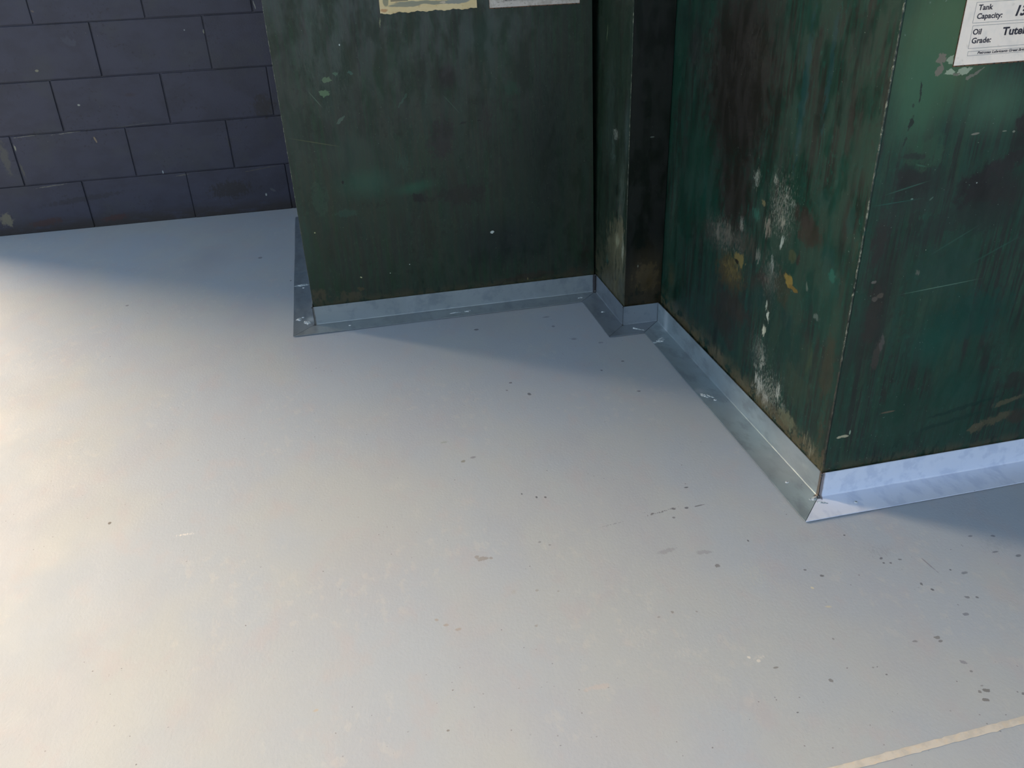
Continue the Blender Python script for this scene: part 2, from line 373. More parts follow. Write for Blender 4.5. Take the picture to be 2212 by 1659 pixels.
for k in range(len(tops)-1):
    js = list(seen.get(k, [(-1.03 if k % 2 == 0 else -.81), (-.58 if k % 2 == 0 else -.35)]))
    while js[0] > WE: js.insert(0, js[0]-.455)
    while js[-1] < 4.2: js.append(js[-1]+.455)
    for a, b in zip(js, js[1:]):
        a = max(a, WE); b = min(b, 4.2)
        if b-a < .03: continue
        g = random.uniform(.0018, .0048); g2 = random.uniform(.0018, .0042); dy = random.uniform(-.0018, .0018)
        t = bmesh.new(); z0 = tops[k]+(g2 if k else -.0); z1 = min(tops[k+1]-g2*.5, 3.4)
        prism(t, [(a+g, YW+dy, z0), (b-g, YW+dy+random.uniform(-.001, .001), z0), (b-g+random.uniform(-.002, .002), YW+dy, z1), (a+g+random.uniform(-.002, .002), YW+dy+random.uniform(-.001, .001), z1)], (0, .02, 0))
        bevel(t, .0030, 2)
        me = bpy.data.meshes.new('t'); t.to_mesh(me); t.free(); bm.from_mesh(me); bpy.data.meshes.remove(me)
for f in bm.faces: f.material_index = WT.slot([v.co for v in f.verts]) if f.calc_center_median().x < .2 and f.calc_center_median().z < 1.2 and f.calc_center_median().y < YW+.003 else WT.slot([Vector((9, 0, 9))])
struct(link('wall_back', bm, WT.mats))
bm = bmesh.new(); box(bm, 4.2, 4.4, -6.5, YW+.2, 0, 3.4); struct(link('wall_right', bm, PLAIN))
bm = bmesh.new(); box(bm, WE, 4.4, -6.5, YW+.2, 3.4, 3.55); struct(link('ceiling', bm, PLAIN))

# ------------------------------------------------------------------ tank paint, one coat per face: soiling, with some shading painted into the mark colours
def green(name, base, axes, marks, gain, extra=()):
  def make(marks):
    m = Mat(name, base, axes, rough=.42, gain=gain, warp=.010, wscale=32, spec=.35)
    m.mix(m.noise(55, 2.2, .46, .58, 1, 3, .7), extra[0], .75)
    m.mix(m.ma('MULTIPLY', m.noise(38, 1.6, .50, .57, 5, 4, .72), m.noise(7, 4, .42, .56, 51, 1)), extra[1], .85)
    m.mix(m.noise(150, 60, .48, .62, 3, 4, .75), extra[2], .55)
    m.mix(m.ma('MULTIPLY', m.noise(60, 40, .52, .64, 9), m.noise(6, 6, .46, .62, 2, 1)), extra[3], .55)
    m.mix(m.ma('MULTIPLY', m.noise(80, 2.4, .48, .54, 31, 5, .78), m.noise(6, 3, .42, .54, 17, 1)), extra[7], .8, False)
    m.mix(m.ma('MULTIPLY', m.noise(110, 60, .56, .66, 41), m.noise(9, 9, .45, .6, 27)), extra[8], extra[9])
    m.marks(marks)
    # grime rubbed through to bare primer in a ragged band just above the floor angles
    m.mix(m.ma('MULTIPLY', m.ramp(m.sep.outputs[2], extra[5], .07), m.noise(26, 30, .42, .52, 11, 5, .75)), extra[4], .9, False)
    m.mix(m.ma('MULTIPLY', m.noise(45, 14, .58, .64, 21), m.ramp(m.sep.outputs[2], extra[5]*1.6, .07)), '10281f', .8)
    m.mix(m.ma('MULTIPLY', m.specks(150, .15, .16, 3), m.noise(5, 5, .38, .55, 4, 1)), extra[6], .8, False)
    m.mix(m.ma('MULTIPLY', m.specks(70, .08, .14, 8), m.noise(4, 4, .38, .55, 9, 1)), extra[6], .95, False)
    m.bump(m.tex('ShaderNodeTexNoise', m.uv, (240, 70, 1), 2, .6).outputs[0], .12, .001)
    m.rough(m.noise(20, 8, .3, .7, 6), .3, .6)
    return m
  return Tiles(make, marks, 0 if axes == 'xz' else 1, 2)
G_L = green('green_gloss_left_tank', '23382f', 'xz', [(0.1538,0.8741,0.1295,0.2472,0,0.9,'3c4a40',0.55,'v'),
 (-0.0168,0.31,0.059,0.173,0,0.9,'3a5244',0.5,None),
 (0.2531,0.8941,0.0041,0.1948,0,0.6,'1c201d',0.6,'n'),
 (0.1045,0.9542,0.0186,0.113,0,0.9,'3a342e',0.7,'v'),
 (0.1701,0.9121,0.0136,0.1025,0,0.9,'352f2c',0.5,'v'),
 (0.5213,0.7897,0.038,0.0481,-10,0.7,'27211f',0.8,None),
 (0.4921,0.5992,0.0678,0.1174,-15,0.9,'2a2725',0.8,'n'),
 (0.5485,0.4107,0.1413,0.055,0,0.9,'26241f',0.7,'n'),
 (0.6398,0.6462,0.0381,0.1312,0,0.9,'26221f',0.7,'v'),
 (0.6307,0.8982,0.08,0.0798,0,0.9,'1f3d31',0.6,None),
 (0.7279,0.7406,0.038,0.0425,50,0.7,'18462f',0.7,'n'),
 (0.2316,0.4797,0.1186,0.0692,0,1.0,'2c5745',0.8,None),
 (0.3878,0.4496,0.0915,0.0277,8,1.0,'245a44',0.75,None),
 (0.358,0.5362,0.0448,0.067,0,0.9,'2a4d3e',0.6,'v'),
 (0.0775,0.4411,0.0438,0.0907,0,0.9,'37523f',0.5,'n'),
 (0.1994,0.5797,0.116,0.087,0,0.9,'324a3e',0.5,None),
 (0.0345,0.6369,0.042,0.197,0,0.9,'34443a',0.5,None),
 (0.8404,0.5705,0.1113,0.3958,0,0.9,'0d1f16',0.7,'v'),  # shade over the right part of the face, painted in as dark streaks
 (0.8389,0.4782,0.1939,0.4404,0,1.0,'0f2018',0.65,None),  # soft dark oval, more of that shade painted in
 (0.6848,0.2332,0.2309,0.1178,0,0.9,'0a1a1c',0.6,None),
 (0.3984,0.4127,0.0461,0.0218,-20,0.6,'1c1b1a',0.8,'n'),
 (0.1597,0.3863,0.0522,0.0217,0,0.7,'2c5244',0.5,'n'),
 (0.1329,0.0927,0.0719,0.0273,0,0.8,'4d4734',0.85,'n'),
 (0.0326,0.1087,0.043,0.0405,0,0.8,'4f4836',0.9,'n'),
 (0.1689,0.1141,0.0188,0.0136,0,0.5,'54492f',0.8,'n'),
 (0.3138,0.0875,0.0642,0.0207,0,0.8,'3c3829',0.6,'n'),
 (0.7299,0.0859,0.204,0.0212,6,0.7,'352e22',0.8,'n'),
 (0.9371,0.0789,0.07,0.0467,0,0.8,'3a3324',0.8,'n'),
 (0.9753,0.1314,0.0244,0.1062,0,0.8,'2d2a20',0.7,'n'),
 (0.1494,0.804,0.0166,0.0093,0,0.15,'63795a',0.95,'c'),
 (0.1399,0.7667,0.018,0.0108,0,0.15,'66805f',0.95,'c'),
 (0.1782,0.8209,0.0111,0.0066,-15,0.3,'53705a',0.85,'c'),
 (0.2255,0.819,0.0097,0.0067,-30,0.3,'47675a',0.8,'c'),
 (0.1779,0.6821,0.017,0.0056,35,0.5,'52685a',0.8,'c'),
 (0.1095,0.7498,0.0333,0.0016,-55,0.5,'566a58',0.8,None),
 (0.0891,0.621,0.0849,0.0021,-14,0.6,'5a5c3e',0.7,None),
 (0.6403,0.2699,0.0057,0.005,0,0.2,'dde2dc',1,None),
 (0.2029,0.9011,0.002,0.0026,0,0.2,'d8ddd8',0.9,None),
 (0.2778,0.1609,0.0016,0.0017,0,0.2,'c8d0c0',1,None),
 (0.0464,0.3303,0.0022,0.0023,0,0.2,'c9c290',1,None),
 (0.1807,0.1588,0.0031,0.0033,0,0.2,'cfc79a',1,None),
 (0.3474,0.1849,0.0016,0.0017,0,0.2,'d0d8d0',1,None),
 (0.5299,0.705,0.0446,0.0014,-50,0.5,'466052',0.5,None),
 (0.3772,0.7303,0.0405,0.0056,55,0.8,'3f5e50',0.6,'n'),
 (0.0175,0.3381,0.0147,0.1404,0,0.9,'23483a',0.6,'v'),
 (0.3324,0.9543,0.0041,0.0179,0,0.5,'8a8a68',0.8,'v'),
 (0.1597,0.4895,0.0044,0.0045,0,0.3,'101412',1,None),
 (0.764,0.0818,0.0026,0.0053,0,0.3,'8c7a50',0.8,None),
 (0.5635,0.6448,0.0181,0.0044,20,0.5,'0a0f0c',0.8,'n'),
 (0.6168,0.645,0.0152,0.0044,-5,0.5,'0a0f0c',0.8,'n'),
 (0.4499,0.725,0.0044,0.056,0,0.8,'2a5040',0.4,'v')], (.64, .66, .54), ('2f382d', '1f3d2c', '233527', '1c221a', '46432f', .10, '6f7c6c', '283026', '3a5a48', .25))
G_MS = green('green_gloss_pillar_side', '213229', 'yz', [(-0.2308,0.2102,0.1388,0.1427,0,0.9,'857f66',0.8,'v'),
 (-0.2573,0.2835,0.0358,0.0921,0,0.9,'b0ab94',0.8,'s'),
 (-0.205,0.2337,0.1595,0.1745,0,1.0,'6b6752',0.8,'n'),
 (-0.2443,0.4336,0.0703,0.2349,0,0.9,'566259',0.7,'v'),
 (-0.117,0.654,0.0922,0.2842,0,0.9,'3a4c46',0.6,'v'),
 (-0.1756,0.608,0.0402,0.0339,0,0.8,'a9ada2',0.9,'s'),
 (-0.1575,0.5458,0.0411,0.0871,0,0.9,'5b6f68',0.7,'s'),
 (-0.2815,0.6435,0.0329,0.1213,0,0.9,'4a5a58',0.6,None),
 (-0.1984,0.4362,0.0408,0.0327,0,0.5,'0c1f18',0.9,'v'),
 (-0.2457,0.3112,0.0539,0.0763,0,0.8,'77705a',0.95,'n'),
 (-0.2164,0.2699,0.0369,0.0468,0,0.6,'a8a488',0.9,'v'),
 (-0.2734,0.2573,0.0178,0.0693,0,0.6,'c0bda8',0.8,'v'),
 (-0.1656,0.1022,0.1477,0.1004,0,0.8,'565240',0.9,'n'),
 (-0.047,0.3631,0.0711,0.1117,0,0.8,'26362a',0.8,'n'),
 (-0.2152,0.1044,0.038,0.0824,0,0.7,'7a7050',0.8,'v'),
 (0.0187,0.8462,0.0292,0.1665,0,0.9,'2a3d38',0.6,'n'),
 (-0.2393,0.3867,0.0356,0.0448,0,0.8,'66655a',0.7,'v'),
 (-0.0614,0.1061,0.0157,0.0448,0,0.6,'0c241a',0.9,'n'),
 (-0.1791,0.0556,0.0147,0.0271,0,0.6,'0c241a',0.9,'n'),
 (-0.2433,0.1737,0.0092,0.0192,0,0.6,'0c241a',0.9,'n'),
 (-0.1203,0.1707,0.02,0.0332,10,0.6,'33605a',0.7,'v'),
 (-0.073,0.8966,0.0045,0.0264,5,0.5,'6d7a60',0.7,None)], (.9, .9, .8), ('27352e', '1f3a30', '2b3a34', '20261f', '5a5644', .28, '8a9488', '23251f', '4a5a4c', .5))
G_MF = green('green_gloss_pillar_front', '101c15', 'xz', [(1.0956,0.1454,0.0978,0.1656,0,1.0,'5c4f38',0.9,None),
 (1.0948,0.1619,0.0731,0.0905,0,0.9,'6e5d40',0.9,'n'),
 (1.0647,0.1078,0.0359,0.0167,0,0.6,'0a1c15',0.95,'n'),
 (1.1308,0.0911,0.0198,0.0135,0,0.6,'0a1c15',0.95,'n'),
 (1.0735,0.2843,0.0222,0.0314,0,0.6,'0a1c15',0.8,'n'),
 (1.1076,0.0603,0.0663,0.0205,0,0.6,'7a6643',0.8,'n'),
 (1.095,0.6193,0.0075,0.0021,0,0.4,'8d958c',0.9,None),
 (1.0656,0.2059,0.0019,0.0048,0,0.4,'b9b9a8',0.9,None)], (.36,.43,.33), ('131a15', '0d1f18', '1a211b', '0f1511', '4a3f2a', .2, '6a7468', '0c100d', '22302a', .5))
G_S = green('green_gloss_right_tank_side', '1e4034', 'yz', [(-0.7191,0.4368,0.1932,0.0864,0,0.9,'625c52',0.8,'s'),
 (-0.7168,0.8448,0.3195,0.3523,0,0.9,'26221d',0.97,'n'),
 (-0.7416,0.8484,0.2355,0.3164,0,0.8,'24201b',0.95,None),
 (-0.7631,0.5644,0.1548,0.174,0,0.9,'28231d',0.95,'n'),
 (-0.4515,0.8908,0.0771,0.1046,0,0.9,'202826',0.8,'n'),
 (-1.0422,0.8635,0.0221,0.2381,0,0.7,'1c4646',0.9,'n'),
 (-1.13,0.9223,0.0149,0.1966,0,0.7,'1a4444',0.9,'n'),
 (-1.1981,0.8883,0.0467,0.1675,0,0.9,'1d3c34',0.8,'v'),
 (-1.2325,0.9856,0.0583,0.0708,0,0.9,'263a34',0.6,'n'),
 (-1.0718,0.9417,0.0175,0.1047,0,0.8,'1e201c',0.85,'v'),
 (-1.2356,0.8421,0.0182,0.1173,0,0.8,'21231e',0.9,'v'),
 (-1.2682,1.013,0.0194,0.0381,0,0.9,'22382f',0.7,'v'),
 (-0.8261,0.4592,0.1755,0.0705,0,0.8,'4a453c',0.85,'v'),
 (-0.6313,0.4217,0.1035,0.0641,0,0.8,'353530',0.8,'v'),
 (-0.6889,0.4402,0.0225,0.0449,0,0.8,'8a867c',0.9,'v'),
 (-0.8197,0.5009,0.0199,0.0302,0,0.6,'aaa79b',0.95,'s'),
 (-0.7502,0.4534,0.0373,0.0485,0,0.8,'7e786c',0.8,'v'),
 (-0.8757,0.6358,0.0275,0.0367,0,0.7,'a6aaa0',1,'s'),
 (-0.9663,0.6557,0.0168,0.0226,0,0.7,'a8a9a0',1,'s'),
 (-1.0259,0.626,0.0239,0.0345,0,0.8,'aab0a8',1,'s'),
 (-1.0186,0.5686,0.0204,0.0271,0,0.7,'b0aea0',1,'v'),
 (-0.9536,0.5369,0.0306,0.039,0,0.7,'8c857b',0.95,'v'),
 (-1.058,0.6243,0.0193,0.014,0,0.8,'a8b0a8',0.8,'s'),
 (-0.8935,0.5477,0.0345,0.0288,15,0.5,'2a6456',0.95,'v'),
 (-0.9228,0.5878,0.0133,0.0086,20,0.5,'7c7350',0.8,'c'),
 (-0.9625,0.5969,0.0299,0.0274,0,0.7,'12392f',0.8,None),
 (-1.0302,0.5215,0.0122,0.0295,8,0.6,'b6c2bc',0.95,'v'),
 (-0.9974,0.4516,0.0128,0.0373,0,0.7,'a0a8a4',0.9,'v'),
 (-0.9235,0.4492,0.0229,0.0295,0,0.7,'8d8d85',0.8,'v'),
 (-0.7798,0.3519,0.1331,0.087,0,0.9,'4a3f28',0.9,'n'),
 (-0.7904,0.3692,0.0997,0.0615,0,0.7,'7a6a3c',1,'s'),
 (-1.0553,0.4199,0.0695,0.0651,0,0.9,'3c3a28',0.7,'n'),
 (-1.1387,0.5847,0.0904,0.0588,0,0.9,'30291f',0.85,'n'),
 (-0.9475,0.3774,0.0684,0.0692,0,0.9,'2f2c24',0.8,'n'),
 (-1.2534,0.5086,0.049,0.0574,0,0.9,'17493f',0.8,'n'),
 (-0.7653,0.2077,0.1389,0.0788,0,0.9,'2a271e',0.8,'n'),
 (-0.8288,0.4093,0.0452,0.0263,0,0.6,'8c7b49',0.9,'n'),
 (-0.8124,0.3969,0.0153,0.0097,0,0.5,'1c1914',0.9,'n'),
 (-1.0802,0.4438,0.0317,0.0213,0,0.5,'8f7a3c',0.95,'n'),
 (-1.1085,0.4339,0.0386,0.0084,0,0.6,'7a6228',0.9,'n'),
 (-1.0819,0.5052,0.0273,0.0249,0,0.9,'4d5236',0.7,'n'),
 (-0.8113,0.2695,0.1586,0.0632,0,0.8,'332e25',0.9,'n'),
 (-0.9647,0.409,0.049,0.0271,0,0.8,'352f27',0.8,'n'),
 (-0.9528,0.3543,0.0456,0.0464,0,0.7,'0f3a33',0.9,None),
 (-1.2237,0.5502,0.0434,0.0572,0,0.8,'17433c',0.9,'n'),
 (-1.2486,0.5194,0.0147,0.0134,0,0.4,'1f6255',0.9,'c'),
 (-1.2169,0.4727,0.0206,0.0395,0,0.8,'17473c',0.8,'v'),
 (-1.1613,0.4617,0.0073,0.0143,-35,0.5,'6f7b72',0.85,'v'),
 (-1.2148,0.4094,0.0175,0.0122,0,0.5,'63716c',0.85,'n'),
 (-1.1128,0.6084,0.0737,0.0393,0,0.8,'2f2b25',0.9,'n'),
 (-1.1082,0.509,0.0095,0.0307,0,0.7,'28251f',0.9,'n'),
 (-1.2826,0.6504,0.0213,0.0533,0,0.8,'16423c',0.7,'n'),
 (-1.1733,0.6674,0.0511,0.0373,0,0.8,'17443c',0.7,'n'),
 (-1.3183,0.5839,0.0119,0.0718,0,0.8,'2c3d2f',0.7,'n'),
 (-1.1082,0.297,0.1816,0.0666,0,0.8,'163b30',0.8,None),
 (-1.1727,0.2165,0.1152,0.0779,0,0.9,'2c4234',0.8,'n'),
 (-1.2888,0.3137,0.0398,0.1426,0,0.8,'35382a',0.8,'n'),
 (-1.2142,0.2996,0.018,0.0741,0,0.8,'3f4d34',0.7,'v'),
 (-1.0945,0.3521,0.04,0.0328,0,0.7,'113a34',0.8,None),
 (-0.994,0.3461,0.0066,0.0229,5,0.6,'b8c0b6',0.95,'v'),
 (-1.0066,0.3237,0.0109,0.0184,-8,0.5,'d0d6cc',0.98,'v'),
 (-0.9952,0.2789,0.0134,0.0234,12,0.3,'d6d6c4',1,'v'),
 (-1.0048,0.1951,0.0226,0.0529,0,0.5,'b4b8b0',0.98,'s'),
 (-1.0067,0.121,0.0458,0.0592,0,0.55,'bdbfb8',1,'v'),
 (-1.0365,0.1026,0.0358,0.0368,0,0.5,'c3c3bb',0.95,'v'),
 (-1.1015,0.1574,0.0187,0.0422,0,0.55,'b7bcb5',1,'v'),
 (-1.1333,0.1232,0.0244,0.0281,0,0.7,'9aa39c',0.9,'s'),
 (-1.0592,0.1125,0.0044,0.0194,0,0.5,'14201a',0.9,'v'),
 (-1.0644,0.1318,0.0065,0.0408,6,0.5,'1e4238',0.9,'v'),
 (-1.0215,0.1013,0.0068,0.0074,20,0.5,'3a3a34',0.9,None),
 (-0.9755,0.1668,0.0233,0.0148,0,0.6,'8d948c',0.8,'v'),
 (-1.1552,0.1091,0.08,0.035,0,0.8,'6f735c',0.9,'n'),
 (-1.2554,0.1039,0.0471,0.0336,0,0.7,'8c8a74',0.95,'v'),
 (-1.2739,0.0894,0.0178,0.0224,0,0.6,'aaa893',0.9,'v'),
 (-1.3007,0.1637,0.0204,0.0752,0,0.8,'463e2d',0.85,'s'),
 (-1.3286,0.1119,0.0167,0.0324,0,0.8,'4a4136',0.9,'n'),
 (-0.3798,0.1859,0.0522,0.0905,0,0.8,'4c4c38',0.8,'v'),
 (-0.397,0.3012,0.0144,0.0868,0,0.7,'0b2a20',0.8,'n'),
 (-0.4641,0.0918,0.05,0.0514,-30,0.5,'10322c',0.95,'n'),
 (-0.4185,0.1372,0.022,0.0665,0,0.6,'0d2c24',0.9,'n'),
 (-0.5161,0.0729,0.0552,0.0389,0,0.6,'5c503a',0.95,'n'),
 (-0.5945,0.0784,0.0455,0.0204,0,0.6,'6d6048',0.9,'n'),
 (-0.7586,0.0874,0.0685,0.0356,0,0.6,'6d6350',0.95,'n'),
 (-0.9092,0.0759,0.0504,0.0312,0,0.6,'6a6450',0.9,'n'),
 (-0.8208,0.1542,0.0428,0.0262,0,0.7,'2e2a20',0.8,'n'),
 (-0.7277,0.1324,0.0145,0.0628,0,0.6,'0b1f19',0.9,'n'),
 (-0.7437,0.0831,0.0202,0.0069,0,0.5,'0d3a33',0.9,'c'),
 (-0.8725,0.1148,0.0077,0.0234,0,0.6,'12342c',0.9,'v'),
 (-0.9035,0.2278,0.0343,0.0742,0,0.9,'14372f',0.8,'v'),
 (-0.9605,0.1867,0.0376,0.0246,0,0.7,'0f3530',0.8,None),
 (-1.1655,0.0681,0.006,0.0354,0,0.6,'17281f',0.9,'v'),
 (-1.0975,0.0752,0.0064,0.0121,0,0.6,'17281f',0.9,'v'),
 (-1.138,0.0854,0.0041,0.0237,15,0.6,'17281f',0.9,'v'),
 (-1.0109,0.5997,0.0919,0.1135,0,0.9,'8a8c84',0.8,'s'),
 (-0.7178,0.4429,0.1513,0.0739,0,0.9,'767066',0.85,'s'),
 (-0.9975,0.4215,0.0863,0.0889,0,0.9,'70706a',0.7,'s'),
 (-1.0601,0.1294,0.1003,0.0964,0,0.9,'a0a298',0.85,'s'),
 (-0.9856,0.2125,0.0687,0.0723,0,0.9,'8c9088',0.7,'s'),
 (-0.518,0.8633,0.1774,0.1374,0,0.9,'565a54',0.35,'s'),
 (-0.824,0.9119,0.1125,0.1388,0,0.9,'4e4c44',0.4,'s'),
 (-0.3642,0.3661,0.073,0.2867,0,0.9,'5a6a5c',0.4,'s'),
 (-0.3594,0.9592,0.0652,0.0587,0,0.9,'16302a',0.7,None),
 (-0.2969,0.81,0.0352,0.2532,0,0.9,'1c3a30',0.6,'v')], (.46, .68, .66), ('1c3a30', '1b463c', '25382f', '2a2824', '6a6048', .14, '9aa298', '222420', '1a5448', .7))
G_R = green('green_gloss_right_tank_front', '203f33', 'xz', [(1.2457,0.7296,0.0931,0.0559,0,1.0,'272c28',0.85,None),
 (1.2102,0.4793,0.0441,0.2055,0,1.0,'2b2b26',0.85,None),
 (1.4039,0.696,0.0976,0.087,30,1.0,'232522',0.9,None),
 (1.4596,0.8007,0.0426,0.0365,0,1.0,'242522',0.8,None),
 (1.3218,0.6472,0.1403,0.0494,20,1.0,'26322c',0.6,'n'),
 (1.2455,0.9979,0.1427,0.157,0,0.8,'587250',0.85,None),  # lighter green towards the upper left of the face
 (1.3744,0.8766,0.1122,0.0775,0,1.0,'4c6a54',0.8,None),
 (1.2108,0.905,0.0777,0.133,0,0.85,'44684e',0.85,None),
 (1.2464,0.7922,0.071,0.0537,0,0.9,'36563f',0.6,'n'),
 (1.4515,0.8278,0.0359,0.0215,-30,0.5,'2c2a27',0.9,'n'),
 (1.2231,0.7854,0.0445,0.0108,-10,0.7,'2c322d',0.8,'n'),
 (1.2169,0.7459,0.0409,0.0276,0,0.8,'2a2c28',0.9,'n'),
 (1.3772,0.7172,0.0857,0.0571,35,0.9,'252422',0.97,'n'),
 (1.4391,0.7575,0.0859,0.0374,30,0.8,'2c2a28',0.9,'n'),
 (1.4366,0.6928,0.0766,0.0583,0,0.9,'292825',0.8,None),
 (1.4174,0.6469,0.1103,0.0598,0,0.9,'23312a',0.7,'n'),
 (1.1815,0.6236,0.0273,0.1087,0,0.85,'302e29',0.9,'n'),
 (1.1979,0.4598,0.0287,0.1308,0,0.85,'33302a',0.9,'n'),
 (1.2254,0.3577,0.016,0.0578,0,0.7,'463f38',0.8,'n'),
 (1.2334,0.39,0.0068,0.0341,0,0.6,'5c5450',0.7,'n'),
 (1.2059,0.5007,0.0109,0.0128,-10,0.5,'5b5046',0.8,'n'),
 (1.3466,0.5453,0.1229,0.0947,0,0.9,'234238',0.7,'n'),
 (1.4433,0.4275,0.1416,0.1023,0,0.9,'144137',0.75,'n'),
 (1.3546,0.373,0.0821,0.0813,0,1.0,'164a3e',0.8,None),
 (1.4689,0.2395,0.0997,0.0631,0,1.0,'174438',0.6,None),
 (1.321,0.2145,0.1092,0.0757,0,0.9,'1d3f31',0.7,'n'),
 (1.2098,0.901,0.0034,0.0266,3,0.4,'252b26',0.9,'n'),
 (1.2006,0.8518,0.0059,0.0189,-12,0.5,'252b26',0.9,'n'),
 (1.1963,0.8181,0.004,0.0158,-12,0.5,'2a302a',0.8,'n'),
 (1.1985,0.8829,0.0029,0.005,0,0.5,'2d3a30',0.8,None),
 (1.2409,0.9631,0.0125,0.0096,0,0.2,'857a6c',0.98,'c'),
 (1.2405,0.9449,0.0087,0.013,-12,0.2,'857a6c',0.98,'c'),
 (1.2598,0.9595,0.0077,0.0097,-10,0.25,'a3aa90',0.98,'c'),
 (1.2625,0.937,0.0107,0.0073,0,0.25,'aab198',0.98,'c'),
 (1.2914,0.9367,0.0177,0.0074,8,0.2,'a8ae96',0.98,'c'),
 (1.278,0.9328,0.0069,0.0033,0,0.3,'7d7668',0.9,'c'),
 (1.3179,0.9317,0.0198,0.0033,32,0.35,'7d776a',0.95,'c'),
 (1.3078,0.9259,0.0089,0.0033,25,0.3,'7d776a',0.9,'c'),
 (1.3468,0.8196,0.0093,0.0022,5,0.3,'8d8577',0.9,None),
 (1.4108,0.8197,0.0052,0.0013,0,0.3,'8a8a7a',0.8,None),
 (1.432,0.8171,0.0032,0.0022,0,0.3,'8a8a7a',0.9,None),
 (1.2801,0.6996,0.0053,0.0019,40,0.3,'6c8474',0.9,None),
 (1.2364,0.703,0.0031,0.0014,0,0.3,'8aa092',0.9,None),
 (1.242,0.7678,0.0143,0.0018,-15,0.5,'3d6450',0.7,None),
 (1.2211,0.7265,0.0514,0.0017,12,0.6,'3d6254',0.7,None),
 (1.2067,0.6994,0.062,0.0015,3,0.6,'2c6458',0.6,None),
 (1.3759,0.722,0.0016,0.0014,0,0.3,'b0b8b0',0.9,None),
 (1.3477,0.5049,0.1017,0.0013,4,0.6,'5f7c6c',0.8,None),
 (1.2826,0.5427,0.0088,0.0105,0,0.5,'6e6a60',0.7,'v'),
 (1.2927,0.5917,0.0011,0.001,0,0.3,'9aa090',1,None),
 (1.1867,0.5339,0.0065,0.0031,0,0.4,'716760',0.9,None),
 (1.1949,0.4969,0.0131,0.0085,0,0.5,'5e544c',0.8,'n'),
 (1.1814,0.1603,0.0143,0.0038,4,0.3,'b6ab90',0.98,None),
 (1.1973,0.1687,0.0024,0.0064,0,0.4,'a0b09a',0.8,None),
 (1.285,0.2081,0.0193,0.0025,3,0.4,'6c5a48',0.8,None),
 (1.5811,0.1406,0.0785,0.0215,12,0.7,'56503c',0.9,'n'),
 (1.5362,0.1224,0.0312,0.0216,10,0.6,'5c5440',0.85,'n'),
 (1.605,0.1873,0.065,0.0118,12,0.6,'5a5440',0.85,'n'),
 (1.6384,0.1375,0.0398,0.0405,0,0.8,'3a342a',0.85,'n'),
 (1.4821,0.1884,0.1013,0.0052,10,0.5,'12332a',0.8,'c'),
 (1.454,0.1554,0.1015,0.0066,10,0.5,'17362c',0.8,'c'),
 (1.6009,0.2435,0.0384,0.0382,0,0.8,'2c2c26',0.8,'n'),
 (1.2302,0.685,0.1671,0.0478,12,0.9,'2c3b33',0.5,'n'),
 (1.4596,0.573,0.0683,0.0021,25,0.6,'30584a',0.6,None),
 (1.3535,0.6048,0.066,0.002,28,0.6,'34584a',0.6,None)], (.82, .86, .78), ('23443a', '2c4638', '28382f', '2a2d29', '4c4838', .10, '7c8a7c', '2b2c28', '2a5a4a', .35))
G_IN = Mat('green_gloss_hidden_sides', '1a2c24', 'yz', rough=.5)
G_IN.mix(G_IN.noise(10, 4, .4, .6), '141f1a', .7)
BEADM = Mat('scuffed_weld', '3f4d3f', 'xyz', rough=.55, gain=0.8)
BEADM.mix(BEADM.noise(150, 260, .48, .58, 1), '9a9c88', .8)
BEADM.mix(BEADM.noise(40, 60, .45, .58, 4), '2a352c', .9)
BEADM.mix(BEADM.ramp(BEADM.sep.outputs[2], .46, .30), '3b3226', .75)

# ------------------------------------------------------------------ galvanised steel
def zinc(name, base, rough, axes='xyz', metal=.45, marks=(), c2='8b979f', c3='6d7a84', n3=.4, gain=1.):
    m = Mat(name, base, axes, rough=rough, metal=metal, warp=.003, wscale=50, gain=gain)
    m.mix(m.noise(7, 5, .4, .62, 1), c2, .6)
    m.mix(m.noise(24, 12, .48, .66, 5, rot=.5), c3, n3)
    m.mix(m.specks(70, .10, .05, 2), '30363c', .8)
    m.marks(marks)
    m.bump(m.tex('ShaderNodeTexNoise', m.uv, (14, 14, 1), 3, .5).outputs[0], .10, .004)
    m.rough(m.noise(16, 10, .3, .7, 8), rough-.08, rough+.1)
    return m
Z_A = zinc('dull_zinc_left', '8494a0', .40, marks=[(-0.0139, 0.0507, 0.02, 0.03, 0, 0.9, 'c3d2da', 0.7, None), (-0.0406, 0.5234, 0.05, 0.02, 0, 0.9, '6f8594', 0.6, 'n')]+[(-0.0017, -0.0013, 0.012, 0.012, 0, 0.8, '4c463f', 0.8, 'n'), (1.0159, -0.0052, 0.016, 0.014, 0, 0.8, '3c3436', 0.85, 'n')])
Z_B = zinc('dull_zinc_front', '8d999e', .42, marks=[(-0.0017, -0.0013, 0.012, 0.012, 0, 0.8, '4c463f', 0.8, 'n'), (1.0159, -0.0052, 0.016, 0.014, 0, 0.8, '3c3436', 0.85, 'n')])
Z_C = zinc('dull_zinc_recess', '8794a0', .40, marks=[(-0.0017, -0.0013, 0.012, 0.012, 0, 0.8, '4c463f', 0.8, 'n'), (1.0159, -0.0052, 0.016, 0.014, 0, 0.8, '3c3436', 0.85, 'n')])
Z_D = zinc('dull_zinc_side', '98abb4', .40, marks=[(1.1436, -0.3847, 0.03, 0.025, 0, 0.9, 'c3d2da', 0.7, None), (1.0783, -0.7979, 0.02, 0.02, 0, 0.9, 'b9c4cc', 0.6, None), (1.1399, -1.1928, 0.1, 0.12, 0, 1.0, 'aab6bc', 0.5, None)]+[(1.1394, -1.3391, 0.016, 0.016, 0, 0.8, '5a4636', 0.8, 'n'), (1.1976, -1.2561, 0.01, 0.01, 0, 0.8, '4a3c34', 0.7, 'n')])
